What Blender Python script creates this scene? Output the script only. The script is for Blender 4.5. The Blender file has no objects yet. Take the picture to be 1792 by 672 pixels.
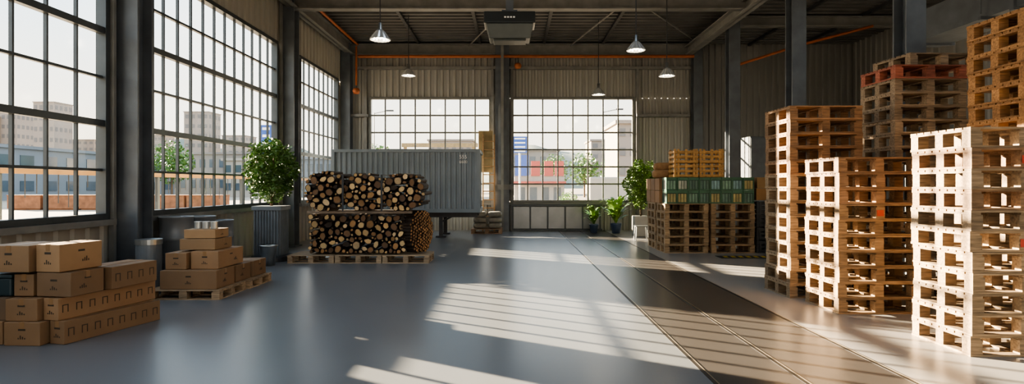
import bpy, math, random
from mathutils import Vector, Matrix
random.seed(7)
S=bpy.context.scene; COL=S.collection
PI=math.pi
# ---------------------------------------------------------------- materials
def M(name,col,rough=.6,metal=0,var=.12,scale=4,bump=0,objcol=False,stretch=(1,1,1),emis=0,spec=None,detail=4,bscale=None):
    m=bpy.data.materials.new(name); m.use_nodes=True; nt=m.node_tree; N=nt.nodes; L=nt.links
    b=N['Principled BSDF']; b.inputs['Roughness'].default_value=rough; b.inputs['Metallic'].default_value=metal
    if spec is not None: b.inputs['Specular IOR Level'].default_value=spec
    tc=N.new('ShaderNodeTexCoord'); mp=N.new('ShaderNodeMapping'); mp.inputs['Scale'].default_value=stretch
    L.new(tc.outputs['Object'],mp.inputs['Vector'])
    oi=N.new('ShaderNodeObjectInfo')
    ml=N.new('ShaderNodeMath'); ml.operation='MULTIPLY'; ml.inputs[1].default_value=23.0; L.new(oi.outputs['Random'],ml.inputs[0])
    ns=N.new('ShaderNodeTexNoise'); ns.noise_dimensions='4D'; ns.inputs['Scale'].default_value=scale; ns.inputs['Detail'].default_value=detail
    L.new(mp.outputs[0],ns.inputs['Vector']); L.new(ml.outputs[0],ns.inputs['W'])
    mr=N.new('ShaderNodeMapRange'); mr.inputs[1].default_value=.3; mr.inputs[2].default_value=.7
    mr.inputs[3].default_value=1-var; mr.inputs[4].default_value=1+var; L.new(ns.outputs[0],mr.inputs[0])
    sc=N.new('ShaderNodeVectorMath'); sc.operation='SCALE'
    sc.inputs[0].default_value=col
    if objcol: L.new(oi.outputs['Color'],sc.inputs[0])
    L.new(mr.outputs[0],sc.inputs['Scale'])
    src=sc
    if objcol:
        r2=N.new('ShaderNodeMapRange'); r2.inputs[3].default_value=.75; r2.inputs[4].default_value=1.2; L.new(oi.outputs['Random'],r2.inputs[0])
        s2=N.new('ShaderNodeVectorMath'); s2.operation='SCALE'; L.new(sc.outputs[0],s2.inputs[0]); L.new(r2.outputs[0],s2.inputs['Scale']); src=s2
    L.new(src.outputs[0],b.inputs['Base Color'])
    if bump:
        bp=N.new('ShaderNodeBump'); bp.inputs['Strength'].default_value=bump; bp.inputs['Distance'].default_value=.02
        L.new(ns.outputs[0],bp.inputs['Height']); L.new(bp.outputs[0],b.inputs['Normal'])
    if emis:
        b.inputs['Emission Color'].default_value=(*col,1); b.inputs['Emission Strength'].default_value=emis
    return m
mt={}
mt['wood']=M('pallet_wood',(.6,.42,.25),.7,0,.45,5,.25,True,(1,9,9))
mt['plank']=M('plank_wood',(.3,.18,.09),.6,0,.3,5,.2,False,(1,8,8))
mt['card']=M('cardboard',(.5,.3,.15),.7,0,.1,3,.05,True)
mt['tape']=M('tape',(.3,.17,.08),.3,0,.05)
mt['ink']=M('ink',(.05,.035,.022),.6,0,.05)
mt['steel']=M('column_paint',(.115,.13,.15),.42,.15,.2,3,.05)
mt['beam']=M('beam_paint',(.2,.2,.195),.5,.15,.2,3)
mt['dark']=M('dark_metal',(.045,.048,.055),.45,.4,.2,5)
mt['frame']=M('window_frame',(.06,.07,.078),.4,.3,.15,4)
mt['framel']=M('window_frame_grey',(.14,.145,.14),.4,.2,.15,4)
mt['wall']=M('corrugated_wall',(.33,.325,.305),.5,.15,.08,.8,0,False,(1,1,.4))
mt['wallshade']=M('corrugated_wall_shaded',(.22,.218,.21),.5,.15,.12,.8,0,False,(1,1,.4))  # shaded copy of the wall sheeting, dimness put into the colour
mt['walll']=M('corrugated_wall_left',(.35,.335,.3),.5,.15,.08,.8,0,False,(1,1,.4))
mt['ceil']=M('roof_deck',(.085,.085,.085),.5,.2,.2,2)
mt['orange']=M('rust_pipe',(.36,.11,.04),.5,.1,.15,5)
mt['red']=M('red_paint',(.45,.05,.03),.4,0,.1,5)
mt['redf']=M('faded_red_paint',(.42,.07,.05),.6,0,.1,1)
mt['cont']=M('container_paint',(.2,.24,.28),.5,.1,.1,1.5,.03)
mt['white']=M('white_paint',(.8,.8,.78),.5,0,.05)
mt['bark']=M('bark',(.045,.027,.017),.65,0,.6,14,.8)
mt['cut']=M('cut_wood',(.62,.42,.2),.6,0,.4,9,.3,True)
mt['leaf']=M('leaf',(.07,.15,.026),.45,0,.6,5)
mt['leaf2']=M('leaf_light',(.15,.27,.05),.45,0,.5,5)
mt['trunk']=M('trunk',(.12,.08,.05),.8,0,.3,9,.4)
mt['planter']=M('planter_paint',(.15,.17,.195),.5,0,.15,4)
mt['galv']=M('galvanised',(.45,.47,.48),.32,.85,.15,6)
mt['panel']=M('steel_panel',(.22,.23,.24),.3,.5,.15,2)
mt['drum']=M('grey_drum',(.2,.22,.245),.4,.2,.15,4)
mt['yellow']=M('amber_wood',(.42,.23,.075),.65,0,.4,5,.15,False,(1,7,7))
mt['green']=M('green_plastic',(.05,.13,.075),.4,0,.25,4)
mt['dgreen']=M('dark_green_plastic',(.015,.035,.028),.4,0,.2,4)
mt['pale']=M('packed_box_card',(.5,.5,.4),.5,0,.2,9,0,True)
mt['teal']=M('dark_plastic',(.03,.05,.06),.4,0,.1)
mt['pot']=M('blue_glaze',(.05,.075,.13),.3,0,.1)
mt['pwhite']=M('white_planter',(.42,.41,.37),.5,0,.08)
mt['sack']=M('sack_cloth',(.28,.265,.235),.85,0,.2,9,.3)
mt['sackb']=M('brown_sack',(.3,.17,.08),.85,0,.2,9,.3)
mt['rail']=M('rail_steel_highlight',(.5,.43,.33),.3,.8,.15,5)
mt['groove']=M('groove',(.012,.01,.009),.5,0,.1)
mt['unit']=M('unit_grey',(.07,.083,.083),.4,.2,.1)
mt['unitd']=M('unit_black',(.025,.03,.032),.3,.2,.1)
mt['shade']=M('prismatic_shade',(.75,.77,.78),.12,.6,.1,10)
mt['bulb']=M('bulb',(1,.82,.5),.3,0,0,emis=12)
mt['bluesign']=M('blue_sign',(.03,.09,.35),.5,0,.05)
mt['ochre']=M('ochre_paint',(.3,.16,.05),.6,0,.15)
mt['tan']=M('tan_board',(.24,.18,.09),.6,0,.2)
mt['bpale']=M('pale_building',(.2,.19,.18),.8,0,.12,.3)
mt['bblue']=M('blue_building',(.15,.175,.205),.8,0,.1,.3)
mt['bwhite']=M('white_building',(.36,.33,.29),.8,0,.06,.3)
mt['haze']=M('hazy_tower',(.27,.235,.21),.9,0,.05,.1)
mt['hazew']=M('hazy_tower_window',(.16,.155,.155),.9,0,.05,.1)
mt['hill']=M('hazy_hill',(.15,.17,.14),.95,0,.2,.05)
mt['bwin']=M('building_glass',(.06,.085,.11),.2,0,.2,.5)
mt['groundm']=M('pavement',(.29,.245,.19),.85,0,.2,.4)
mt['brick']=M('brown_crate',(.24,.1,.045),.8,0,.3,3)
mt['matm']=M('mat_rubber',(.03,.03,.03),.8,0,.2,20)
mt['matyel']=M('mat_yellow',(.5,.34,.03),.7,0,.2,20)
g=bpy.data.materials.new('window_glass'); g.use_nodes=True; nt=g.node_tree; nt.nodes.clear()
o_=nt.nodes.new('ShaderNodeOutputMaterial'); mx=nt.nodes.new('ShaderNodeMixShader'); tr=nt.nodes.new('ShaderNodeBsdfTransparent'); gl=nt.nodes.new('ShaderNodeBsdfGlossy')
tr.inputs[0].default_value=(.94,.97,.97,1); gl.inputs['Roughness'].default_value=.08; mx.inputs[0].default_value=.04
nt.links.new(tr.outputs[0],mx.inputs[1]); nt.links.new(gl.outputs[0],mx.inputs[2]); nt.links.new(mx.outputs[0],o_.inputs[0]); mt['glass']=g
# floor: three real zones (satin blue grey concrete, dark metallic track bed, pale grey concrete)
f=bpy.data.materials.new('polished_concrete'); f.use_nodes=True; nt=f.node_tree; N=nt.nodes; L=nt.links; b=N['Principled BSDF']
tc=N.new('ShaderNodeTexCoord'); sx=N.new('ShaderNodeSeparateXYZ'); L.new(tc.outputs['Object'],sx.inputs[0])
def gt(v):
    q=N.new('ShaderNodeMath'); q.operation='GREATER_THAN'; q.inputs[1].default_value=v; L.new(sx.outputs[0],q.inputs[0]); return q
def mixc(fac,a,bb):
    q=N.new('ShaderNodeMix'); q.data_type='RGBA'
    for i,v in ((6,a),(7,bb)):
        if isinstance(v,tuple): q.inputs[i].default_value=(*v,1)
        else: L.new(v,q.inputs[i])
    L.new(fac,q.inputs[0]); return q.outputs[2]
c1=mixc(gt(1.75).outputs[0],(.17,.18,.195),(.062,.056,.053)); c2=mixc(gt(3.48).outputs[0],c1,(.3,.29,.28))
n1=N.new('ShaderNodeTexNoise'); n1.inputs['Scale'].default_value=.35; n1.inputs['Detail'].default_value=6; n1.inputs['Roughness'].default_value=.5; L.new(tc.outputs['Object'],n1.inputs['Vector'])
mr=N.new('ShaderNodeMapRange'); mr.inputs[1].default_value=.3; mr.inputs[2].default_value=.7; mr.inputs[3].default_value=.92; mr.inputs[4].default_value=1.08; L.new(n1.outputs[0],mr.inputs[0])
vs=N.new('ShaderNodeVectorMath'); vs.operation='SCALE'; L.new(c2,vs.inputs[0]); L.new(mr.outputs[0],vs.inputs['Scale']); L.new(vs.outputs[0],b.inputs['Base Color'])
b.inputs['Roughness'].default_value=.29
mt['floor']=f
# ---------------------------------------------------------------- mesh builder
class MB:
    def __init__(s): s.v=[]; s.f=[]; s.m=[]
    def add(s,vs,fs,mi=0):
        o=len(s.v); s.v+= [tuple(p) for p in vs]; s.f+=[tuple(o+i for i in q) for q in fs]; s.m+=[mi]*len(fs); return s
    def box(s,x0,x1,y0,y1,z0,z1,mi=0):
        return s.add([(x0,y0,z0),(x1,y0,z0),(x1,y1,z0),(x0,y1,z0),(x0,y0,z1),(x1,y0,z1),(x1,y1,z1),(x0,y1,z1)],
          [(3,2,1,0),(4,5,6,7),(0,1,5,4),(1,2,6,5),(2,3,7,6),(3,0,4,7)],mi)
    def cyl(s,p0,p1,r,n=8,r1=None,mi=0,cap=True):
        p0=Vector(p0);p1=Vector(p1); r1=r if r1 is None else r1
        d=(p1-p0).normalized(); a=d.orthogonal().normalized(); b=d.cross(a)
        vs=[];
        for p,rr in((p0,r),(p1,r1)):
            for i in range(n):
                t=2*PI*i/n; vs.append(p+a*math.cos(t)*rr+b*math.sin(t)*rr)
        fs=[(i,(i+1)%n,n+(i+1)%n,n+i) for i in range(n)]
        if cap: fs+=[tuple(reversed(range(n))),tuple(range(n,2*n))]
        return s.add(vs,fs,mi)
    def lathe(s,prof,c=(0,0,0),n=20,mi=0,flute=0):
        vs=[];
        for r,z in prof:
            for i in range(n):
                t=2*PI*i/n; rr=r*(1-flute*(i%2)); vs.append((c[0]+rr*math.cos(t),c[1]+rr*math.sin(t),c[2]+z))
        fs=[]
        for k in range(len(prof)-1):
            for i in range(n): fs.append((k*n+i,k*n+(i+1)%n,(k+1)*n+(i+1)%n,(k+1)*n+i))
        return s.add(vs,fs,mi)
    def pillow(s,c,r,pw=.5,n=12,m=8):
        sg=lambda v:(1 if v>=0 else -1)*abs(v)**pw
        vs=[]
        for j in range(m+1):
            ph=-PI/2+PI*j/m
            for i in range(n):
                t=2*PI*i/n
                vs.append((c[0]+r[0]*sg(math.cos(t))*max(math.cos(ph),.001)**pw,c[1]+r[1]*sg(math.sin(t))*max(math.cos(ph),.001)**pw,c[2]+r[2]*sg(math.sin(ph))**1))
        fs=[(j*n+i,j*n+(i+1)%n,(j+1)*n+(i+1)%n,(j+1)*n+i) for j in range(m) for i in range(n)]
        return s.add(vs,fs)
    def build(s,name,mats,parent=None,smooth=False,bev=0):
        me=bpy.data.meshes.new(name); me.from_pydata(s.v,[],s.f)
        if not isinstance(mats,(list,tuple)): mats=[mats]
        for m in mats: me.materials.append(mt[m])
        me.polygons.foreach_set('material_index',s.m)
        if smooth: me.polygons.foreach_set('use_smooth',[True]*len(s.f))
        me.update()
        o=bpy.data.objects.new(name,me); COL.objects.link(o)
        if parent: o.parent=parent
        if bev:
            q=o.modifiers.new('b','BEVEL'); q.width=bev; q.segments=2
        return o
def thing(name,label,cat,loc=(0,0,0),rz=0,group=None):
    o=bpy.data.objects.new(name,None); o.empty_display_size=.1; COL.objects.link(o); o.location=loc; o.rotation_euler=(0,0,rz)
    o['label']=label; o['category']=cat
    if group: o['group']=group
    return o
def tag(o,label,cat,group=None):
    o['label']=label;o['category']=cat
    if group:o['group']=group
    return o
def struct(o): o['kind']='structure'; return o
def dup(root,loc,rz,label,group=None,color=None,scale=None):
    r=root.copy(); COL.objects.link(r); r.location=loc; r.rotation_euler=(0,0,rz); r['label']=label
    if group: r['group']=group
    if scale: r.scale=scale
    if color: r.color=color
    for ch in list(root.children):
        c=ch.copy(); COL.objects.link(c); c.parent=r
        if color: c.color=color
        for gch in ch.children:
            d=gch.copy(); COL.objects.link(d); d.parent=c
    return r
def text_mesh(s,size,name,mat,parent,loc,rot):
    cu=bpy.data.curves.new(name,'FONT'); cu.body=s; cu.size=size
    t=bpy.data.objects.new(name,cu); COL.objects.link(t)
    me=bpy.data.meshes.new_from_object(t); bpy.data.objects.remove(t)
    me.materials.clear(); me.materials.append(mt[mat])
    o=bpy.data.objects.new(name,me); COL.objects.link(o); o.parent=parent; o.location=loc; o.rotation_euler=rot; return o
ORD=['','first','second','third','fourth','fifth','sixth','seventh','eighth','ninth','tenth','eleventh','twelfth','thirteenth','fourteenth','fifteenth','sixteenth','seventeenth','eighteenth','nineteenth','twentieth']
# ---------------------------------------------------------------- room
XL,XR,YB,YF,ZC=-6.45,13,21.8,-8,7.15
struct(MB().box(XL,XR,YF,YB,-.12,0).build('floor','floor'))
n_tr=[0]
def trim(mb,mat,**k):
    n_tr[0]+=1; return struct(mb.build('trim_%d'%n_tr[0],mat,**k))
for x in (1.75,2.54,3.48):
    m=MB().box(x-.018,x+.018,YF,YB-.05,0,.003); trim(m,'groove')
    m=MB().box(x+.02,x+.03,YF,YB-.05,0,.005); trim(m,'rail')  # metal strip whose tan tone stands for the highlight beside the groove
def corr(mb,axis,pos,a0,a1,z0,z1,per=.3,dep=.045,sign=1,mi=0):
    pts=[(a0,0)]; a=a0
    while a<a1-1e-6:
        for du,dd in ((per*.45,0),(per*.55,dep),(per*.9,dep),(per,0)):
            if a+du<a1: pts.append((a+du,dd))
        a+=per
    pts.append((a1,0))
    vs=[]
    for z in (z0,z1):
        for u,d in pts:
            vs.append((u,pos+sign*d,z) if axis=='x' else (pos+sign*d,u,z))
    n=len(pts)
    mb.add(vs,[(i,i+1,n+i+1,n+i) for i in range(n-1)],mi)
WZ0,WZ1=1.22,5.58
lw=[(-5,1.8),(3,8.98),(10.1,15.5),(17.2,20.9)]  # first opening is out of view, added to bring in extra daylight
mb=MB()
corr(mb,'y',XL,YF,YB,0,WZ0); corr(mb,'y',XL,YF,YB,WZ1,ZC)
e=[YF]+[q for w in lw for q in w]+[YB]
for i in range(0,len(e),2): corr(mb,'y',XL,e[i],e[i+1],WZ0,WZ1)
struct(mb.build('wall_left','walll'))
bw=[(-5.4,-.83),(.02,4.62)]; BZ0,BZ1=1.11,5.03
mb=MB(); P=.24
corr(mb,'x',YB,XL,6.9,BZ1,ZC,sign=-1,dep=.06,per=P); corr(mb,'x',YB,XL,6.9,0,BZ0,sign=-1,dep=.06,per=P)
e=[XL]+[q for w in bw for q in w]+[6.9]
for i in range(0,len(e),2): corr(mb,'x',YB,e[i],e[i+1],BZ0,BZ1,sign=-1,dep=.06,per=P)
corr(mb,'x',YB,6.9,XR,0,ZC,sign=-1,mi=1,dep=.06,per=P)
struct(mb.build('wall_back',['wall','wallshade']))
mb=MB(); corr(mb,'y',XR,YF,YB,0,ZC,sign=-1); struct(mb.build('wall_right','wallshade'))
# wall behind the camera with an unseen doorway added to let in fill light
struct(MB().box(XL,-3.5,YF-.1,YF,0,ZC).box(7.5,XR,YF-.1,YF,0,ZC).box(-3.5,7.5,YF-.1,YF,5,ZC).build('wall_front','wallshade'))
def deck(mb,x0,x1,y0,y1):
    pts=[]; y=y0
    while y<y1:
        for dy,dz in ((0,0),(.14,0),(.17,-.06),(.3,-.06),(.33,0)): pts.append((y+dy,ZC+dz))
        y+=.34
    pts=[p for p in pts if p[0]<y1]+[(y1,ZC)]; vs=[]
    for x in (x0,x1): vs+=[(x,p[0],p[1]) for p in pts]
    n=len(pts); mb.add(vs,[(i,i+1,n+i+1,n+i) for i in range(n-1)]); mb.box(x0,x1,y0,y1,ZC+.02,ZC+.1)
SY0,SY1=-5,13; mb=MB(); sk=((-2.6,-1.6),(2.2,3.2),(9.2,10.8))
deck(mb,XL-.1,XR+.1,SY1,YB+.1); deck(mb,XL-.1,XR+.1,YF,SY0)
for a,b_ in ((XL-.1,-2.6),(-1.6,2.2),(3.2,9.2),(10.8,XR+.1)): deck(mb,a,b_,SY0,SY1)
struct(mb.build('ceiling','ceil'))
for i,(a,b_) in enumerate(sk):  # roof skylights out of view, added as openings to brighten the hall
    r=bpy.data.objects.new('window_%d'%(7+i),None); COL.objects.link(r); struct(r)
    MB().add([(a,SY0,ZC+.06),(b_,SY0,ZC+.06),(b_,SY1,ZC+.06),(a,SY1,ZC+.06)],[(0,1,2,3)]).build('panes','glass',r)
    m=MB().box(a-.03,a+.03,SY0,SY1,ZC-.08,ZC+.12).box(b_-.03,b_+.03,SY0,SY1,ZC-.08,ZC+.12)
    for k in range(9): yy=SY0+(SY1-SY0)*k/8; m.box(a,b_,yy-.03,yy+.03,ZC-.05,ZC+.05)
    m.build('frame','frame',r)
def window(nm,axis,pos,a0,a1,z0,z1,cols,rows,thick=(),mat='frame',t=.016):
    r=bpy.data.objects.new(nm,None); COL.objects.link(r); struct(r)
    def bx(mb,u0,u1,zz0,zz1,t0,t1):
        if axis=='y': mb.box(pos+min(t0,t1),pos+max(t0,t1),u0,u1,zz0,zz1)
        else: mb.box(u0,u1,pos-max(t0,t1),pos-min(t0,t1),zz0,zz1)
    fr=MB(); w=.09
    bx(fr,a0-w/2,a1+w/2,z0-w/2,z0+w/2,-.06,.1); bx(fr,a0-w/2,a1+w/2,z1-w/2,z1+w/2,-.06,.1)
    bx(fr,a0-w/2,a0+w/2,z0+w/2,z1-w/2,-.06,.1); bx(fr,a1-w/2,a1+w/2,z0+w/2,z1-w/2,-.06,.1)
    fr.build('frame',mat,r)
    mu=MB()
    for i in range(1,cols):
        u=a0+(a1-a0)*i/cols; bx(mu,u-t,u+t,z0+.045,z1-.045,-.015,.035)
    for j in range(1,rows):
        z=z0+(z1-z0)*j/rows; tt=.05 if j in thick else t+.004
        bx(mu,a0+.045,a1-.045,z-tt,z+tt,-.02,.045 if j not in thick else .08)
    mu.build('muntins',mat,r)
    gp2=MB()
    if axis=='y': gp2.add([(pos,a0,z0),(pos,a1,z0),(pos,a1,z1),(pos,a0,z1)],[(0,1,2,3)])
    else: gp2.add([(a0,pos,z0),(a1,pos,z0),(a1,pos,z1),(a0,pos,z1)],[(0,1,2,3)])
    gp2.build('panes','glass',r)
    sl=MB(); bx(sl,a0-.12,a1+.12,z0-.14,z0-.05,0,.16); sl.build('window_sill','beam',r)
for i,(a,c) in enumerate([(lw[1],11),(lw[2],12),(lw[3],8),(lw[0],12)]): window('window_%d'%(i+1),'y',XL,a[0],a[1],WZ0,WZ1,c,6,(2,4))
for i,a in enumerate(bw): window('window_%d'%(i+5),'x',YB,a[0],a[1],BZ0,BZ1,8,6,(),'framel',.025)
def hcol(x,y,w,d,z1,mat='steel',z0=0):
    m=MB(); t=.035
    m.box(x-w/2,x+w/2,y-d/2,y-d/2+t,z0,z1).box(x-w/2,x+w/2,y+d/2-t,y+d/2,z0,z1).box(x-t/2,x+t/2,y-d/2+t,y+d/2-t,z0,z1)
    if z0==0: m.box(x-w/2-.06,x+w/2+.06,y-d/2-.06,y+d/2+.06,0,.03)
    trim(m,mat)
for y in (2.4,9.4,16.0,21.45): hcol(-6.2,y,.34,.4,ZC)
for y in (9.07,15.7): trim(MB().box(-6.38,-6.3,y-.03,y+.03,0,ZC),'beam')
for y in (2,6,10,14,18,21.5): hcol(6.95,y,.34,.36,6.9)
trim(MB().box(-.62,-.1,21.35,21.7,0,ZC),'steel')
trim(MB().box(-.52,-.2,21.22,21.35,1.9,6.2),'steel'); trim(MB().box(-.41,-.31,21.1,21.22,0,6.9),'beam')
trim(MB().box(-.8,.02,21.3,21.74,1.55,1.75),'beam')
def ibeam_x(y,z0,z1,x0,x1,mat='beam'):
    trim(MB().box(x0,x1,y-.12,y+.12,z0,z0+.035).box(x0,x1,y-.12,y+.12,z1-.035,z1).box(x0,x1,y-.015,y+.015,z0,z1),mat)
def ibeam_y(x,z0,z1,y0,y1,mat='beam'):
    trim(MB().box(x-.14,x+.14,y0,y1,z0,z0+.04).box(x-.14,x+.14,y0,y1,z1-.04,z1).box(x-.015,x+.015,y0,y1,z0,z1),mat)
for y in (4,10,16,21.5): ibeam_x(y,6.62,7.02,XL+.3,6.8)
for y in (6,10,14,18): ibeam_x(y,6.7,7.02,7.1,XR)
ibeam_y(6.95,6.9,7.09,YF,YB-.1); ibeam_y(6.55,6.55,6.88,YF,YB-.5,'beam'); ibeam_y(-6.1,6.65,7.05,YF,YB-.1)
for x in (-3.5,-1.2,1.2,3.4,9,11): trim(MB().box(x-.05,x+.05,YF,YB-.1,7.0,7.085),'dark')
m=MB(); m.cyl((.1,16,6.95),(-1.6,21.4,6.95),.025).cyl((3.4,16,6.95),(6.5,20.5,6.95),.03).cyl((2.2,21.4,6.95),(3.3,16,6.95),.025); trim(m,'beam')
trim(MB().box(-5.95,6.75,21.55,21.72,6.1,6.2),'beam')
trim(MB().box(-6.1,-5.45,21.5,21.74,4.3,4.4).box(4.7,6.7,21.5,21.74,4.3,4.4),'beam')
for x in (-5.55,-.74,.0,4.75): trim(MB().box(x-.05,x+.05,21.6,21.74,0,6.6),'beam')
m=MB()
for i in range(5):
    x=.06+i*.66; m.box(x,x+.6,21.6,21.66,.08,.9)
trim(m,'panel')
m=MB(); m.box(.0,3.4,21.55,21.7,.92,1.0).box(0,3.4,21.55,21.7,0,.07)
for i in range(6): m.box(.0+i*.66,.05+i*.66,21.55,21.7,.07,.92)
trim(m,'frame')
# ---------------------------------------------------------------- pipes and ceiling fittings
def tube(pts,r,name,mat,label,cat):
    m=MB()
    for a,b2 in zip(pts,pts[1:]): m.cyl(a,b2,r,10)
    return tag(m.build(name,mat,smooth=False),label,cat)
tube([(-5.75,4,6.95),(-5.75,21.25,6.95)],.045,'sprinkler_pipe','orange','rust-red pipe running under the roof along the left window wall','pipe')
tube([(-5.7,21.2,6.5),(6.75,21.2,6.5)],.06,'sprinkler_pipe','orange','rust-red pipe crossing the back wall above both windows','pipe')
tube([(-5.75,21.1,5.4),(-5.75,21.1,6.85)],.035,'sprinkler_pipe','orange','short upright rust-red pipe in the back left corner','pipe')
tube([(7.12,17.9,5.5),(9.0,17.9,6.1),(11.3,17.9,6.7)],.045,'sprinkler_pipe','orange','rust-red pipe sloping up in the dark right bay','pipe')
tube([(7.1,12,6.6),(12.99,12,6.6)],.035,'sprinkler_pipe','orange','level rust-red pipe high in the dark right bay','pipe')
for x,y,z,s,l in ((.22,21.2,6.15,.3,'rusty red alarm bell above the right back window'),(-5.75,21.1,5.2,.2,'rusty red alarm bell at the foot of the short upright pipe')):
    t=thing('alarm_bell',l,'alarm bell',(x,y,z)); 
    m=MB(); m.lathe([(.001,-.12),(.1,-.1),(.14,0),(.1,.09),(.001,.12)],n=14); m.build('bell_dome','orange',t,True)
    MB().cyl((0,0,.1),(0,0,s),.02,8).build('stem','dark',t)
m=MB().box(8.3,9.1,5,12.2,4.65,5.25).box(8.25,9.15,7,7.08,4.6,5.3).box(8.25,9.15,9.4,9.48,4.6,5.3).box(8.25,9.15,11.8,11.88,4.6,5.3)
for y in (6,10): 
    for x in (8.2,9.2): m.cyl((x,y,4.7),(x,y,6.7),.015)
    m.box(8.18,9.22,y-.03,y+.03,4.6,4.66)
tag(m.build('air_duct','steel'),'large grey rectangular air duct hung above the tall pallet stacks','duct')
def lamp(x,y,z,lab,s=1):
    s*=.84
    t=thing('pendant_lamp',lab,'lamp',(x,y,z),0,'glass pendant lamps')
    MB().cyl((0,0,.3*s),(0,0,7.08-z),.012,6).build('cord','dark',t)
    MB().lathe([(.001,.32*s),(.05*s,.31*s),(.06*s,.14*s),(.08*s,.12*s)],n=14).build('cap','galv',t,True)
    sh=MB().lathe([(.07*s,.13*s),(.12*s,.09*s),(.26*s,-.1*s),(.27*s,-.13*s),(.25*s,-.13*s),(.1*s,.07*s)],n=32,flute=.07).build('lamp_shade','shade',t)
    MB().lathe([(.001,-.1),(.07*s,-.07*s),(.09*s,-.02),(.05*s,.08*s),(.001,.1*s)],n=12).build('bulb','bulb',sh,True)
    ld=bpy.data.lights.new('lamp_glow','POINT'); ld.energy=14; ld.color=(1,.85,.62); ld.shadow_soft_size=.08
    lo=bpy.data.objects.new('lamp_glow',ld); COL.objects.link(lo); lo.parent=t; lo.location=(0,0,-.2)
lamp(-3.0,13,5.13,'nearest left pendant lamp with clear conical shade, largest of the lamps',1.05)
lamp(-3.26,18,5.27,'small pendant lamp in front of the wall above the left back window')
lamp(2.93,13.5,5.0,'right-hand pendant lamp hanging highest, beside the sloping grey beam')
lamp(4.2,15.5,4.78,'rightmost pendant lamp, in front of the plain wall right of the windows')
lamp(2.8,18.5,4.75,'pendant lamp on a long cord, hanging lowest, above the right back window')
t=thing('hanging_projector','dark boxy projector unit hung from the ceiling on a pole','projector',(-.05,12,4.7))
MB().box(-.08,.08,-.08,.08,.6,2.3).box(-.16,.16,-.12,.12,.58,.66).build('mount_pole','steel',t)
m=MB(); m.box(-.53,.53,-.3,.3,.34,.58); th=m.build('top_housing','unitd',t,bev=.02)
m=MB(); m.add([(-.42,-.24,.04),(.42,-.24,.04),(.42,.25,.04),(-.42,.25,.04),(-.49,-.28,.34),(.49,-.28,.34),(.49,.28,.34),(-.49,.28,.34)],[(3,2,1,0),(4,5,6,7),(0,1,5,4),(1,2,6,5),(2,3,7,6),(3,0,4,7)]); m.box(-.34,.34,-.18,.2,0,.04); m.build('lower_body','unit',t,bev=.015)
for i in range(4): MB().box(-.11+i*.06,-.07+i*.06,-.304,-.3,.44,.47).build('printed_mark','white',th)
# ---------------------------------------------------------------- pallets
PW,PD,PH=1.1,.85,.208
proto=thing('wooden_pallet','x','pallet')
def pl():
    m=MB(); nb=8; w=.09
    for i in range(nb):
        y=(PD-w)*i/(nb-1); m.box(0,PW,y,y+w,PH-.022,PH-.002)
    m.build('top_deck','wood',proto)
    m=MB()
    for x in (0,(PW-.1)/2,PW-.1): m.box(x,x+.1,0,PD,PH-.044,PH-.023)
    m.build('stringer_boards','wood',proto)
    m=MB()
    for x in (0,(PW-.1)/2,PW-.1): m.box(x,x+.1,.0,PD,0,.022)
    for y in (0,(PD-.1)/2,PD-.1): m.box(.1,(PW-.1)/2,y,y+.1,.0,.021).box((PW+.1)/2,PW-.1,y,y+.1,0,.021)
    m.build('bottom_deck','wood',proto)
    for x in (.004,(PW-.12)/2,PW-.124):
        for y in (.005,(PD-.11)/2,PD-.115):
            MB().box(x,x+.12,y,y+.11,.023,PH-.045).build('block','wood',proto)
pl()
first=[True]
def pallet(x,y,z,rz,label,group,color,scale=None):
    if first[0]:
        first[0]=False; proto.location=(x,y,z); proto.rotation_euler=(0,0,rz); proto['label']=label; proto['group']=group
        for c in proto.children: c.color=color
        if scale: proto.scale=scale
        return proto
    p=dup(proto,(x,y,z),rz,label,group,color); p.scale=scale or (1,1,1); return p
def stack(x,y,n,desc,group,colf,jit=.011):
    out=[]
    for k in range(n):
        i=n-k
        w='topmost pallet of ' if i==1 else ('bottom pallet of ' if k==0 else ORD[i]+' pallet from the top of ')
        c=colf(k,n); q=random.uniform(.8,1.15)
        out.append(pallet(x+random.uniform(-jit,jit),y+random.uniform(-jit,jit),k*PH,random.uniform(-.014,.014),w+desc,group,(c[0]*q,c[1]*q,c[2]*q,1)))
    return out
pale=(.28,.195,.118); mid=(.23,.138,.078); redd=(.25,.145,.075); org=(.32,.17,.07); gr=(.28,.205,.135)
s1=stack(4.56,5.67,11,'the nearest right-hand stack','pallets in the nearest stack',lambda k,n: pale if k<6 else (mid if k%2 else (.25,.18,.115)))
s2=stack(4.32,7.56,10,'the second right-hand stack back','pallets in the second stack back',lambda k,n:(.27,.175,.095) if k<7 else mid)
s3=stack(4.2,8.63,14,'the third stack back, left-most of the tall ones','pallets in the leftmost tall stack',lambda k,n:pale if k<9 else redd)
s4=stack(5.8,8.65,17,'the tall brown stack near the right column','pallets in the tall brown stack',lambda k,n:(.28,.09,.055) if k==n-1 else gr)
pallet(6.1,8.75,17*PH,.05,'brown pallet set back on top of the reddish pallet','pallets in the tall brown stack',(*gr,1))
s5=stack(5.85,6.5,18,'the tallest orange-brown stack at the right edge','pallets in the tallest stack',lambda k,n:org if k>9 else mid)
for st,k in ((s1,5),(s1,9),(s2,6)):
    bl=MB().box(.5,.59,-.004,-.001,.05,.13).build('stamp','red',st[k]); bl['label']='small red stamp'
G='pallets under the green crates'
stack(3.85,14.4,6,'the front left stack under the green crates',G,lambda k,n:(.34,.23,.13))
stack(5.02,14.4,6,'the front right stack under the green crates',G,lambda k,n:(.29,.19,.105))
stack(3.85,15.4,6,'the rear stack under the brown boxes by the bush',G,lambda k,n:(.34,.23,.13))
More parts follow.
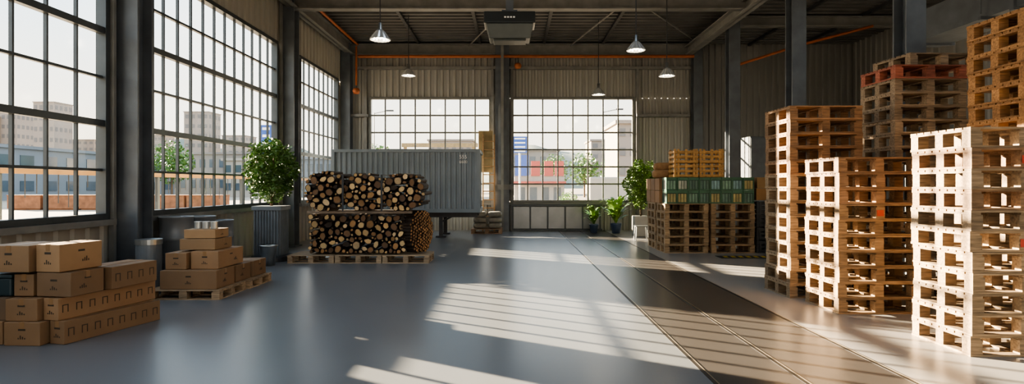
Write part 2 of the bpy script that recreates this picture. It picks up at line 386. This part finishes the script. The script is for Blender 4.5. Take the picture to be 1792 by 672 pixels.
for i in range(3): pallet(-4.92+i*1.04,12.5,0,0,['left','middle','right'][i]+' pallet under the firewood tiers','pallets under the firewood',(.36,.27,.18,1),(.93,1,.85))
pallet(-5.45,8.5,0,.0,'near pallet under the small carton pile by the drums','pallets under the cartons',(.34,.24,.15,1),(1,1,.7))
pallet(-5.42,9.42,0,.0,'far pallet under the small carton pile by the drums','pallets under the cartons',(.34,.24,.15,1),(1,1,.7))
pallet(-1.45,20.2,0,.0,'small pallet under grey sacks by the back wall','loose pallets',(.3,.2,.13,1),(1,1,.8))
# ---------------------------------------------------------------- cartons
def carton(nr,W,Ln,a,z,h,label,group='cardboard cartons',col=(.31,.185,.098),marks=2):
    a=math.radians(a); s,c=math.sin(a),math.cos(a)
    cx=nr[0]+Ln/2*s-W/2*c; cy=nr[1]+Ln/2*c+W/2*s
    t=thing('cardboard_box',label,'box',(cx,cy,z),-a,group)
    q=random.uniform(.85,1.12)
    o=MB().box(-W/2,W/2,-Ln/2,Ln/2,.001,h-.002).build('body','card',t,bev=.006); o.color=(col[0]*q,col[1]*q,col[2]*q,1)
    m=MB(); al=Ln>W
    if al: m.box(-.025,.025,-Ln/2-.0015,Ln/2+.0015,h-.0015,h).box(-.025,.025,-Ln/2-.0018,-Ln/2-.0005,h-.07,h)
    else: m.box(-W/2-.0015,W/2+.0015,-.025,.025,h-.0015,h).box(W/2+.0005,W/2+.0018,-.025,.025,h-.07,h)
    m.build('packing_tape','tape',t)
    x=W/2
    if marks==3:
        k=max(4,int(Ln/.15))
        for i in range(k):
            y=-Ln/2+Ln*(i+.5)/k
            MB().box(x,x+.0016,y-.034,y-.024,h*.33,h*.68).box(x,x+.0016,y+.024,y+.034,h*.33,h*.68).box(x,x+.0016,y-.024,y+.024,h*.64,h*.68).build('printed_mark','ink',t)
    elif marks:
        y=random.uniform(-.2,.2)*Ln
        m=MB()
        for j in range(4): m.box(x,x+.0016,y-.045+j*.024,y-.033+j*.024,h*.3,h*(.38+.05*((j*7)%3)))
        m.build('printed_mark','ink',t)
        if marks==2: MB().box(x,x+.0016,-.04,.04,h*.68,h*.75).build('hand_hole','ink',t)
    if marks>1:
        MB().box(-.04,.04,-Ln/2-.0016,-Ln/2,h*.64,h*.72).build('hand_hole','ink',t)
        m=MB()
        for j in range(4): m.box(-.045+j*.024,-.033+j*.024,-Ln/2-.0016,-Ln/2,h*.28,h*(.34+.05*((j*5)%3)))
        m.build('printed_mark','ink',t)
    return t
GA='cartons in the near left pile'
carton((-5.0,6.05),.4,.5,3,0,.25,'square carton at floor level, front of the near left pile',GA)
carton((-5.44,6.1),.6,.5,0,0,.25,'floor-level carton cut by the left photo edge',GA)
carton((-4.78,6.1),.2,1.2,15,0,.25,'long carton lying on the floor, right side of near left pile',GA,marks=3)
carton((-4.98,6.75),.9,.55,0,0,.47,'large carton behind the long cartons of the near pile',GA)
carton((-4.86,6.12),.2,1.25,13,.25,.24,'long carton resting directly on the lowest long carton',GA,marks=3)
carton((-5.07,6.1),.35,.45,2,.25,.24,'small carton in the second layer with its print facing the camera',GA)
carton((-5.45,6.15),.5,.45,0,.25,.24,'second-layer carton at the left photo edge',GA,(.2,.13,.08))
carton((-4.74,6.14),.42,.42,8,.5,.26,'carton in the third layer with its corner toward the camera',GA)
carton((-5.19,6.2),.22,.4,2,.5,.24,'narrow carton in the third layer beside the dark bin',GA)
carton((-4.62,6.6),.42,.66,10,.5,.26,'wide carton at the right end of the third layer',GA,marks=3)
carton((-4.87,6.15),.3,.52,10,.765,.3,'right-hand top carton of the near left pile',GA,(.36,.215,.11))
carton((-5.2,6.15),.46,.48,2,.765,.29,'left-hand top carton of the near left pile',GA,(.36,.215,.11))
t=thing('plastic_bin','dark plastic bin between cartons at the left photo edge','bin',(-5.64,6.42,.495))
MB().box(-.19,.19,-.2,.2,.0,.2).build('body','teal',t,bev=.02); MB().box(-.21,.21,-.22,.22,.2,.235).build('rim','teal',t,bev=.008)
GB='cartons on the small pallet pile'; z0=.148
carton((-4.42,8.55),.85,.55,0,z0,.28,'wide front carton at the bottom of the small pile',GB)
carton((-4.42,9.16),.8,.5,0,z0,.27,'bottom-layer carton in the middle of the small pile',GB)
carton((-4.4,9.72),.75,.5,0,z0,.27,'rearmost bottom-layer carton of the small pile',GB)
carton((-4.93,8.65),.32,.5,0,z0+.282,.25,'left-hand carton in second layer of the small pile',GB)
carton((-4.47,8.7),.42,.8,0,z0+.282,.27,'right-hand long carton in second layer of the small pile',GB)
carton((-4.6,8.85),.56,.5,2,z0+.556,.17,'flat carton in the third layer of the small pile',GB,(.34,.21,.11),1)
carton((-4.62,8.9),.48,.45,-2,z0+.73,.14,'thin topmost carton under the small tins',GB,(.34,.21,.11),1)
GC='tins on the carton pile'
for i in range(3):
    t=thing('metal_tin',['left','middle','right'][i]+' small metal tin on the topmost carton of the small pile','tin',(-5.0+i*.13,9.1,z0+.87),0,GC)
    MB().cyl((0,0,0),(0,0,.1),.055,16).build('body','galv',t); MB().cyl((0,0,.1),(0,0,.112),.058,16).build('lid','galv',t)
t=thing('steel_canister','grey cylindrical canister with bright lid beside the nearest wall column','canister',(-5.72,9.0,0))
MB().lathe([(.001,0),(.18,0),(.18,.78),(.001,.78)],n=28).build('body','drum',t)
MB().lathe([(.19,.78),(.19,.86),(.001,.86)],n=28).build('lid','galv',t)
GD='grey drums under the window'
for i,(x,y,h) in enumerate(((-6.02,10.25,1.15),(-5.98,10.95,1.12),(-6.0,11.7,1.0))):
    t=thing('metal_drum',['nearest','middle','farthest'][i]+' tall grey drum in the row below the left window','drum',(x,y,0),0,GD)
    m=MB(); r=.28
    pr=[(.001,0),(r,0),(r,.03)]
    for k in (.33,.66): pr+=[(r-.01,.04 if k<.5 else h*.36),(r-.01,h*k-.03),(r+.008,h*k),(r-.01,h*k+.03)]
    pr+=[(r-.01,h-.03),(r,h-.02),(r,h),(r-.03,h),(r-.03,h-.02)]
    m.lathe(pr,n=28); m.build('body','drum',t,True)
    MB().lathe([(r-.03,h-.02),(.001,h-.02)],n=28).cyl((.1,0,h-.02),(.1,0,h),.035,10).build('lid','drum',t)
# ---------------------------------------------------------------- firewood
logs=[]
for vi in range(12):
    r=random.Random(vi+3); n=12; m=MB(); L0=.75
    ra=[.97+r.uniform(-.15,.06) for _ in range(n)]
    if vi%3==2: ra=[ (v*.62 if i in(2,3,4,5) else v) for i,v in enumerate(ra)]
    sq=r.uniform(.78,1.0); vs=[]
    for y in (0,L0):
        for q in (1,.85):
            for i in range(n):
                a=2*PI*i/n; vs.append((ra[i]*q*math.cos(a),y+(0 if q==1 else (.004 if y==0 else -.004)),ra[i]*q*math.sin(a)*sq))
    m.add(vs,[(i,(i+1)%n,2*n+(i+1)%n,2*n+i) for i in range(n)],0)
    m.add(vs,[(i,n+i,n+(i+1)%n,(i+1)%n) for i in range(n)]+[(2*n+i,2*n+(i+1)%n,3*n+(i+1)%n,3*n+i) for i in range(n)],0)
    m.add(vs,[tuple(n+i for i in range(n)),tuple(3*n+i for i in reversed(range(n)))],1 if vi!=5 else 0)
    me=bpy.data.meshes.new('log'); me.from_pydata(m.v,[],m.f); me.materials.append(mt['bark']); me.materials.append(mt['cut']); me.polygons.foreach_set('material_index',m.m); me.update(); logs.append(me)
tints=[(.62,.44,.22),(.5,.33,.15),(.36,.2,.08),(.26,.14,.06),(.16,.085,.04),(.66,.48,.27)]
def packlogs(inside,x0,x1,zz0,zz1,yf,label,group,nmax,bulge=None,yaw=.07):
    pts=[]
    for rad,tries in ((.092,300),(.077,1500),(.062,3000),(.048,5000),(.036,6000),(.027,4000)):
        for _ in range(tries):
            if len(pts)>=nmax: break
            r=rad*random.uniform(.9,1.08); x=random.uniform(x0,x1); z=random.uniform(zz0,zz1)
            if not inside(x,z,r): continue
            if all((x-a)**2+(z-b)**2>(r+c)**2*.93 for a,b,c in pts): pts.append((x,z,r))
    for x,z,r in pts:
        o=bpy.data.objects.new('firewood_log',random.choice(logs)); COL.objects.link(o)
        d=bulge(x,z) if bulge else 0
        o.location=(x,yf+random.uniform(-.05,.05)-d,z); o.scale=(r*1.03,1,r*1.03)
        o.rotation_euler=(random.uniform(-.04,.04),random.uniform(0,6.28),random.uniform(-yaw,yaw))
        q=random.uniform(.8,1.1); c=random.choice(tints); o.color=(c[0]*q,c[1]*q,c[2]*q,1); tag(o,label,'log',group)
lx0,lx1,lz0,lz1=-4.5,-2.34,.19,1.08
packlogs(lambda x,z,r: lx0+r<x<lx1-r and lz0+r<z<lz1-r,lx0,lx1,lz0,lz1,12.62,'dark-barked log in the lower firewood tier','logs in the lower firewood tier',150)
t=thing('timber_bearer','horizontal timber bearer between lower and upper firewood','timber',(0,12.52,0),0,'bearers')
MB().box(-4.5,-2.2,0.02,.11,1.09,1.14).build('front_board','wood',t).color=(.26,.2,.15,1); MB().box(-4.5,-2.2,.6,.69,1.09,1.14).build('rear_board','wood',t).color=(.26,.2,.15,1)
lob=((-4.08,.46,'left'),(-3.24,.46,'middle'),(-2.4,.49,'right'))
for cx,rx,nm in lob:
    def ins(x,z,r,cx=cx,rx=rx):
        ht=.42+(.02 if cx<-3.5 else 0); return (abs(x-cx)/(rx-r*.6))**2.8+(abs(z-(1.145+ht))/(ht-r*.85))**2.2<1
    packlogs(ins,cx-rx,cx+rx,1.14,2.02,12.5,'dark-barked log in the %s lobe of the upper firewood tier'%nm,'logs in the %s lobe of the upper tier'%nm,64,lambda x,z,cx=cx:.16*max(0,1-((x-cx)/.47)**2-((z-1.56)/.45)**2),.1)
for k,x in enumerate((-3.66,-2.82)):
    m=MB(); m.box(x-.02,x+.02,12.36,13.3,1.93,1.94).box(x-.02,x+.02,12.35,12.36,1.145,1.94).box(x-.02,x+.02,13.3,13.31,1.145,1.94)
    tag(m.build('strap','dark'),'%s black strap over the upper firewood tier'%['left','right'][k],'strap','firewood straps')
ax=Vector((.86,-.51,0)); side=Vector((.51,.86,0)); cc=Vector((-2.04,12.86,.68)); ang=math.atan2(ax.x,-ax.y)
u=-.42; row=0
while u<.43:
    v=-.48+(row%2)*.034
    while v<.46:
        rr=(u/.4)**2+(v/.48)**2
        if rr<1:
            p=cc+side*u+Vector((0,0,v))
            o=bpy.data.objects.new('firewood_stick',random.choice(logs[:5])); COL.objects.link(o); o.location=p+ax*(.1*(1-rr)+random.uniform(-.01,.02))
            o.rotation_euler=(0,0,ang); o.scale=(.036,.4,.036); q=random.uniform(.4,1.1); o.color=(.5*q,.28*q,.12*q,1)
            tag(o,'thin round stick in the bundle at the right end of the firewood','stick','sticks in the round side bundle')
        v+=.068
    u+=.06; row+=1
# ---------------------------------------------------------------- container trailer
t=thing('container_trailer','blue-grey corrugated container trailer raised on dark landing legs','trailer',(-3.45,18.5,0))
m=MB()
corr(m,'x',0.03,-2.36,2.36,.95,2.8,per=.17,dep=.03,sign=1)
corr(m,'y',2.36,.04,1.96,.95,2.8,per=.17,dep=.03,sign=-1); corr(m,'y',-2.36,.04,1.96,.95,2.8,per=.17,dep=.03,sign=1)
m.box(-2.36,2.36,1.94,1.97,.95,2.8).box(-2.38,2.38,.02,1.98,2.78,2.84)
cb=m.build('corrugated_body','cont',t)
m=MB(); m.box(-2.41,2.41,-.01,.07,2.79,2.88).box(-2.41,2.41,-.01,.07,.83,.95).box(-2.41,-2.3,-.01,.07,.95,2.79).box(2.3,2.41,-.01,.07,.95,2.79).box(2.35,2.41,.07,2,2.79,2.88).box(2.35,2.41,.07,2,.83,.95)
m.build('frame','cont',t)
MB().box(-2.3,2.3,.3,.45,.66,.83).box(-2.3,2.3,1.5,1.65,.66,.83).box(-2.3,2.4,.2,1.8,.79,.83).build('chassis','dark',t)
for y in (.35,1.6):
    MB().box(1.05,1.17,y-.06,y+.06,.05,.7).box(.95,1.27,y-.13,y+.13,0,.05).cyl((1.1,y,.5),(1.6,y,.75),.03).build('landing_leg','dark',t)
for x in (-1.9,-1.2):
    for y in (.35,1.65): MB().cyl((x,y-.12,.36),(x,y+.12,.36),.36,24).cyl((x,y-.13,.36),(x,y+.13,.36),.16,12).build('wheel','dark',t)
text_mesh('555',.17,'printed_number','white',cb,(1.74,.02,2.58),(PI/2,0,0)); text_mesh('6600',.13,'printed_number','white',cb,(1.74,.02,2.43),(PI/2,0,0))
# ---------------------------------------------------------------- plants
def foliage(m,c,r,n,s,seed=0):
    R=random.Random(seed)
    for _ in range(n):
        d=Vector((R.gauss(0,1),R.gauss(0,1),R.gauss(0,1))).normalized()*(R.random()**.38)
        bump=1+.14*math.sin(d.x*9+seed)*math.cos(d.z*8)
        p=Vector((c[0]+d.x*r[0]*bump,c[1]+d.y*r[1]*bump,c[2]+d.z*r[2]*bump))
        a=Vector((R.uniform(-1,1),R.uniform(-1,1),R.uniform(-.6,.6))).normalized(); b2=a.orthogonal().normalized()
        b2=Matrix.Rotation(R.uniform(0,6.28),3,a)@b2; q=s*R.uniform(.7,1.3)
        m.add([p-a*q,p+b2*q*.45,p+a*q,p-b2*q*.45],[(0,1,2,3)])
t=thing('potted_tree','round leafy green tree in a tall ribbed grey box planter','plant',(-5.52,13.1,.12))
m=MB(); foliage(m,(0,0,1.93),(.6,.55,.74),5600,.046,1); m.build('foliage','leaf',t)
m=MB(); m.cyl((0,0,.98),(.02,0,1.9),.04,8,.025); 
for k in range(6):
    a=k*1.05; m.cyl((.01,0,1.3+.05*k),(.4*math.cos(a),.4*math.sin(a),1.75+.1*k),.014,5)
m.build('trunk','trunk',t)
m=MB(); m.box(-.29,.29,-.25,.25,0,1.08)
for i in range(9): m.box(-.28+i*.065,-.25+i*.065,-.275,-.25,0.03,1.02)
for i in range(7): m.box(.29,.315,-.24+i*.07,-.21+i*.07,0.03,1.02)
m.box(-.32,.34,-.3,.27,1.03,1.12); m.build('planter','planter',t)
tag(MB().lathe([(.001,0),(.46,0),(.46,.1),(.44,.118),(.001,.118)],(-5.47,13.08,0),32).build('plinth','dark'),'low round dark plinth under the tall box planter','plinth')
t=thing('metal_bucket','galvanised bucket beside the tall box planter','bucket',(-5.2,12.2,0))
MB().lathe([(.001,0),(.13,0),(.17,.42),(.18,.43),(.16,.42),(.12,.02)],n=24).build('body','galv',t,True)
MB().lathe([(.176,.4),(.19,.41),(.19,.43),(.176,.44)],n=24).build('rim','galv',t,True)
t=thing('potted_bush','tall light green bush in a pale planter behind the crates','plant',(4.35,19.3,0))
m=MB(); foliage(m,(0,0,1.75),(.58,.5,.84),3600,.055,3); m.build('foliage','leaf2',t)
MB().cyl((0,0,.6),(0,0,1.7),.03,8).build('trunk','trunk',t)
MB().box(-.25,.25,-.25,.25,0,.68).build('planter','pwhite',t,bev=.02)
def fern(x,y,zp,r,n,seed,lab,potr):
    R=random.Random(seed); t=thing('potted_fern',lab,'plant',(x,y,0),0,'plants in dark blue pots')
    m=MB()
    for i in range(n):
        a=R.uniform(0,6.28); ln=R.uniform(.4,1)*r*.78; up=R.uniform(.3,1.15)*r; w=.065
        d=Vector((math.cos(a),math.sin(a),0)); s=Vector((-d.y,d.x,0)); vs=[]
        for k in range(6):
            q=k/5; p=d*ln*q+Vector((0,0,zp+up*(1.9*q-1.2*q*q)*1.35)); ww=w*math.sin(PI*min(.97,q*.85+.12)); vs+= [p-s*ww,p+s*ww]
        m.add(vs,[(2*k,2*k+1,2*k+3,2*k+2) for k in range(5)])
    m.build('leaves','leaf2',t)
    MB().lathe([(.001,0),(potr*.7,0),(potr,zp-.03),(potr*1.05,zp),(potr*.9,zp),(potr*.85,zp-.04),(.001,zp-.04)],n=20).build('pot','pot',t,True)
fern(2.95,20.6,.32,.6,40,4,'smaller leafy plant in a dark blue pot, left of the larger one',.17)
fern(3.72,20.45,.36,.88,70,5,'larger arching leafy plant in a dark blue pot before the pale planter',.2)
# ---------------------------------------------------------------- crates on the pallets
zt=PH*6+.002
gc=thing('green_crate','x','crate')
def gcr():
    W,D,H=.27,.4,.33
    MB().box(.01,W-.01,.02,D-.01,.01,H-.06).build('body','dgreen',gc)
    m=MB(); m.box(0,W,0,D,H-.07,H-.002).box(0,W,0,D,0,.03)
    for x in (0,W-.02): m.box(x,x+.02,0,.03,.03,H-.07).box(x,x+.02,D-.03,D,.03,H-.07)
    m.build('rim','green',gc)
    for i in range(3): MB().box(.03+i*.073,.088+i*.073,.006,.02,.034,H-.085).build('packed_box','pale',gc)
gcr(); k=0; bc=[(.36,.38,.3,1),(.17,.28,.2,1),(.36,.3,.13,1),(.1,.17,.13,1),(.42,.42,.38,1),(.2,.32,.32,1)]
for tier in range(2):
    for i in range(8):
        x=3.9+i*.278; lab='%s green packed crate from the left in the %s row on the pallets'%(ORD[i+1],['lower','upper'][tier]); cl=random.choice(bc)
        if k==0:
            gc.location=(x,14.42,zt); gc['label']=lab; gc['group']='green crates'
            for c in gc.children: c.color=cl
        else: dup(gc,(x,14.42+random.uniform(0,.03),zt+tier*.332),0,lab,'green crates',cl)
        k+=1
for i in range(3):
    for j in range(2): carton((4.45,14.95+i*.48),.6,.44,0,zt+.325*j,.32,'%s brown carton behind the green crates, %s layer'%(ORD[i+1],['lower','upper'][j]),'cartons behind the green crates',(.28,.155,.075),1)
carton((6.1,14.95),.9,.4,0,zt,.66,'large carton behind the right end of the green crates','cartons behind the green crates',(.28,.155,.075),1)
zt2=zt+.666
def slat_crate(x,y,z,W,D,H,lab,group,mat,n=5,gap=.68):
    t=thing('slatted_crate',lab,'crate',(x,y,z),0,group)
    for a in (0,W-.05):
        for b2 in (.012,D-.062): MB().box(a,a+.05,b2,b2+.05,0,H-.002).build('corner_post',mat,t)
    m=MB(); sh=H/n
    for i in range(n):
        z1=i*sh+.01; z2=z1+sh*gap
        m.box(0,W,0,.012,z1,z2).box(0,W,D-.012,D,z1,z2).box(0-.012,0,0,D,z1,z2).box(W,W+.012,0,D,z1,z2)
    m.build('side_slats',mat,t)
    m=MB(); 
    for i in range(4): m.box(W*i/4+.01,W*(i+1)/4-.01,.014,D-.014,.0,.015)
    m.build('base_boards',mat,t)
    for i in range(3): MB().box(W*(i+.5)/3-.03,W*(i+.5)/3+.03,-.012,0,.01,H-.01).build('batten',mat,t)
    return t
for j in range(2):
    for i in range(2): slat_crate(4.12+i*.65,14.5,zt2+.362*j,.6,.5,.36,'%s %s amber slatted crate above the green crates'%(['lower','upper'][j],['left','right'][i]),'amber crates','yellow',3,.5)
for i,(x,y,z) in enumerate(((3.98,15.2,0),(4.3,15.5,0),(4.05,15.35,.2))):
    tag(MB().pillow((x,y,zt+.65+.11+z),(.24,.2,.11)).build('sack','sackb',smooth=True),['front brown sack left of the amber crates','rear brown sack left of the amber crates','brown sack lying on top of two other brown sacks'][i],'sack','brown sacks')
for i in range(4): slat_crate(6.2,14.45,i*.33,.46,.5,.32,'%s dark slatted crate of the pile right of the pallets'%['bottom','second','third','topmost'][i],'dark slatted crates','dark',3)
carton((6.66,14.5),.46,.45,0,1.33,.3,'brown carton on the topmost dark slatted crate','cartons behind the green crates',(.4,.22,.09),1)
carton((6.64,14.5),.42,.45,0,1.635,.28,'tan carton at the very top of the dark crate pile','cartons behind the green crates',(.42,.26,.12),1)
t=thing('floor_mat','black rubber floor mat with slanting yellow stripes beside the pallets','mat',(4.9,13.35,0))
MB().box(0,1.75,0,.45,.001,.012).build('mat_body','matm',t)
m=MB()
for i in range(9): m.add([(.1+i*.18,.08,.0135),(.2+i*.18,.08,.0135),(.25+i*.18,.38,.0135),(.15+i*.18,.38,.0135)],[(0,1,2,3)])
m.build('yellow_stripes','matyel',t)
t=thing('step_stool','small grey step stool beside the leafy pot plants','stool',(4.05,17.9,0))
MB().box(-.2,.2,-.15,.15,.42,.45).build('seat','galv',t)
for a in (-.17,.17):
    for b2 in (-.12,.12): MB().cyl((a,b2,.42),(a*1.15,b2*1.15,0),.015,6).build('leg','galv',t)
t=thing('metal_cabinet','tall blue-grey metal cabinet in the dark right bay','cabinet',(7.7,18.5,0))
MB().box(0,1.3,0,.8,.0,3.3).build('body','steel',t,bev=.02)
for a in (.03,.665): MB().box(a,a+.605,-.02,0,.1,3.25).build('door','steel',t)
for i in range(6):
    x=-1.15+(i%2)*.54; z=.175+.2*(i//2)+.1
    tag(MB().pillow((x,20.62,z),(.25,.3,.1)).build('sack','sack',smooth=True),'%s grey sack on the %s side of the small pallet by the back column'%(['bottom','middle','top'][i//2],['left','right'][i%2]),'sack','grey sacks')
t=thing('wooden_ladder','dark wooden ladder standing against the back wall beside the container trailer','ladder',(-1.1,21.2,0))
for a in (0,.42): MB().box(a,a+.05,0,.06,0,3.6).build('side_rail','plank',t)
for i in range(11): MB().cyl((.05,.03,.25+i*.31),(.42,.03,.25+i*.31),.018,6).build('rung','plank',t)
tag(MB().box(-1.25,-.72,21.34,21.4,2.2,3.75).box(-1.25,-.72,21.3,21.34,2.9,2.98).build('wall_board','tan'),'muted tan board mounted behind the wooden ladder','board')
# ---------------------------------------------------------------- outdoors
struct(MB().box(-600,600,-60,900,-.3,-.13).build('ground','groundm'))
R=random.Random(9); m=MB(); vs=[]; nx=80
for j,(yy) in enumerate((360,420,520)):
    for i in range(nx+1):
        x=-420+i*10.5; h=0 if j==0 else (22+10*math.sin(x*.017)+5*math.sin(x*.06+1)+R.uniform(-1,1.5))*(.8 if j==1 else 1.3)
        vs.append((x,yy,h-.13))
m.add(vs,[(j*(nx+1)+i,j*(nx+1)+i+1,(j+1)*(nx+1)+i+1,(j+1)*(nx+1)+i) for j in range(2) for i in range(nx)])
struct(m.build('hills','hill',smooth=True))
def building(x0,x1,y0,y1,h,lab,mat,nx,nz,group=None,win='bwin'):
    t=thing('building',lab,'building',((x0+x1)/2,(y0+y1)/2,-.13),0,group); W=(x1-x0)/2; D=(y1-y0)/2
    wl=MB().box(-W,W,-D,D,0,h).build('wall',mat,t)
    MB().box(-W-.3,W+.3,-D-.3,D+.3,h,h+.4).build('roof',mat,t)
    m=MB()
    for j in range(nz):
        z=h*(j+.35)/nz; dz=h/nz*.4
        for i in range(nx):
            x=-W+2*W*(i+.2)/nx; m.box(x,x+2*W/nx*.55,-D-.08,-D,z,z+dz)
            y=-D+2*D*(i+.2)/nx; m.box(W,W+.08,y,y+2*D/nx*.55,z,z+dz)
    m.build('windows',win,wl)
building(-85,-62,60,105,6.5,'long pale warehouse seen through the nearest left window','bblue',12,2)
building(-75,-52,112,160,8,'grey depot seen through the middle left window','bpale',12,2)
building(-48,-36,95,120,6,'low white depot seen through the far left window','bwhite',7,2)
R=random.Random(5)
for i in range(8):
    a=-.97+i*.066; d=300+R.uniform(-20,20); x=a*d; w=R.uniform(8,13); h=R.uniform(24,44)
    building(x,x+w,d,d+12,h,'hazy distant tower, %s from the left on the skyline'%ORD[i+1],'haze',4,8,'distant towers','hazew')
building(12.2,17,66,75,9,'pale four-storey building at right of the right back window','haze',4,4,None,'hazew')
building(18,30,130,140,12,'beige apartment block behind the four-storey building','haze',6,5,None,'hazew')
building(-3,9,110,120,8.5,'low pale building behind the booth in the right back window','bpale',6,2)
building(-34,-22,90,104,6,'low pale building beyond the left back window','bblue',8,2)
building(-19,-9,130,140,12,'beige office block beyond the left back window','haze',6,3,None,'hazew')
t=thing('shop_booth','white booth with red sign panels outside the right back window','booth',(0.2,48,-.13))
MB().box(0,4.2,0,3,0,2.6).build('body','bwhite',t)
MB().box(-.1,4.3,-.5,0,2.0,2.2).build('awning','redf',t)
for i,x in enumerate((1.4,2.5,3.4)): MB().box(x,x+.75,-.1,0,2.65,3.9).build('sign_panel','redf',t)
MB().box(.05,1.2,-.1,0,2.65,4.4).build('blue_sign_panel','bluesign',t)
MB().box(0,4.2,.0,.1,2.6,2.75).build('roof_edge','bwhite',t)
for i in range(4): MB().box(.3+i,.9+i,-.03,0,.5,1.7).build('window','bwin',t)
def pole_sign(x,y,z0,z1,w,lab):
    t=thing('street_sign',lab,'sign',(x,y,-.13)); MB().cyl((0,.1,0),(0,.1,z1),.08,8).build('pole','galv',t); pp=MB().box(-w/2,w/2,-.06,.02,z0,z1).build('panel','bluesign',t)
    for i in range(4):
        z=z0+(z1-z0)*(i+.3)/4; MB().box(-w*.35,w*.35,-.075,-.06,z,z+(z1-z0)*.09).build('white_line','white',pp)
pole_sign(.62,45,4.4,5.7,1.2,'blue sign on a pole at left of the right back window')
pole_sign(-25.8,60,5.2,8.2,1.1,'tall blue sign seen at right of the middle left window')
for x,y,l in ((8.8,55,'street lamp outside the right back window'),(-13.5,56,'street lamp outside the left back window'),(-38,55,'street lamp outside the middle left window')):
    t=thing('street_lamp',l,'street lamp',(x,y,-.13)); MB().cyl((0,0,0),(0,0,9),.09,8,.05).cyl((0,0,8.9),(1.4,0,9.2),.04,6).build('pole','beam',t); MB().box(1.2,1.9,-.12,.12,9.12,9.25).build('lamp_head','dark',t)
t=thing('gantry_crane','steel gantry crane beam outside the left back window','crane',(-11.6,60,-.13))
MB().box(0,8,0,.5,5.9,6.3).build('beam','tan',t)
for x in (.2,7.4): MB().box(x,x+.3,.1,.4,0,5.9).build('leg','tan',t)
for i,(x,y,r) in enumerate(((6.2,84,2.3),(11.4,90,2.5),(17.5,96,2.6),(3.0,30,.55),(-50,84,3),(-18,75,2.6))):
    t=thing('tree',['round tree behind the booth, nearest the booth','middle round tree outside the right back window','tree beside the pale four-storey building','small yellow-green shrub just outside the right back window','tree beside the grey depot','tree outside the left back window'][i],'tree',(x,y,-.13))
    m=MB(); foliage(m,(0,0,r*1.75),(r,r,r*1.05),1100,r*.11,10+i); m.build('foliage','leaf2' if i==3 else 'leaf',t); MB().cyl((0,0,0),(0,0,r*1.7),r*.06,6).build('trunk','trunk',t)
t=thing('delivery_van','white delivery van parked outside the right back window','van',(6.0,44,-.13))
MB().box(0,3.4,0,1.9,.45,2.5).build('cargo_body','bwhite',t,bev=.1)
cab=MB().add([(3.4,0,.45),(5,0,.45),(5,1.9,.45),(3.4,1.9,.45),(3.4,0,2.2),(4.3,0,2.1),(4.3,1.9,2.1),(3.4,1.9,2.2)],[(3,2,1,0),(4,5,6,7),(0,1,5,4),(1,2,6,5),(2,3,7,6),(3,0,4,7)]).build('cab','bwhite',t)
MB().box(3.55,4.2,-.02,0,1.3,1.95).build('side_window','bwin',cab)
for x in (.8,4.1):
    for y in (.02,1.7): MB().cyl((x,y-.03,.4),(x,y+.2,.4),.4,16).build('wheel','dark',t)
for (y0,y1,l) in ((10,28,'ochre barrier rail with hanging chains outside the middle left window'),(-2,9.6,'ochre barrier rail with hanging chains outside the nearest left window')):
    t=thing('barrier_rail',l,'barrier',(-9,0,-.13)); MB().box(-.05,.05,y0,y1,2.05,2.17).build('rail','ochre',t)
    y=y0
    while y<=y1: MB().box(-.04,.04,y-.04,y+.04,0,2.05).build('post','frame',t); y+=(y1-y0)/4.001
    y=y0+.3
    while y<y1: MB().cyl((0,y,2.05),(0,y,2.05-random.uniform(.1,.7)),.01,5).build('hanging_chain','dark',t); y+=.26
for i in range(6):
    x=-38+i*2.7; t=thing('storage_crate','%s brown storage crate from the left in the yard outside'%ORD[i+1],'crate',(x,43,-.13),0,'yard crates')
    MB().box(0,2.5,0,1.5,.1,1.05).build('body','brick',t); MB().box(-.03,2.53,-.03,1.53,1.05,1.13).box(.1,2.4,.1,1.4,0,.1).build('rim','brick',t)
# ---------------------------------------------------------------- world, sun, camera
w=bpy.data.worlds.new('World'); S.world=w; w.use_nodes=True; nt=w.node_tree; N=nt.nodes; L=nt.links
bg=N['Background']; tc=N.new('ShaderNodeTexCoord'); sx=N.new('ShaderNodeSeparateXYZ'); L.new(tc.outputs['Generated'],sx.inputs[0])
cr=N.new('ShaderNodeValToRGB'); L.new(sx.outputs[2],cr.inputs[0])
E=cr.color_ramp.elements; E[0].position=0; E[0].color=(1,.8,.55,1); E[1].position=.7; E[1].color=(.62,.78,.98,1)
e=E.new(.12); e.color=(.95,.87,.74,1); e=E.new(.3); e.color=(.62,.78,.9,1)
ns=N.new('ShaderNodeTexNoise'); ns.inputs['Scale'].default_value=3; ns.inputs['Detail'].default_value=6; L.new(tc.outputs['Generated'],ns.inputs['Vector'])
rp=N.new('ShaderNodeMapRange'); rp.inputs[1].default_value=.48; rp.inputs[2].default_value=.75; L.new(ns.outputs[0],rp.inputs[0])
mx=N.new('ShaderNodeMix'); mx.data_type='RGBA'; L.new(rp.outputs[0],mx.inputs[0]); L.new(cr.outputs[0],mx.inputs[6]); mx.inputs[7].default_value=(1,.95,.87,1)
L.new(mx.outputs[2],bg.inputs[0]); bg.inputs[1].default_value=3.1
ld=bpy.data.lights.new('sun','SUN'); ld.energy=88; ld.color=(1,.78,.52); ld.angle=math.radians(.45)
lo=bpy.data.objects.new('sun',ld); COL.objects.link(lo); lo.rotation_euler=Vector((1,-.6,-.257)).to_track_quat('-Z','Y').to_euler()
cd=bpy.data.cameras.new('camera'); cd.sensor_width=36; cd.lens=1000/1792*36; cd.shift_y=-11/1792; cd.clip_end=1200
co=bpy.data.objects.new('camera',cd); COL.objects.link(co); co.location=(0,0,1.7); co.rotation_euler=(PI/2,0,0); S.camera=co
S.view_settings.view_transform='AgX'; S.view_settings.look='AgX - Medium High Contrast'; S.view_settings.exposure=.1
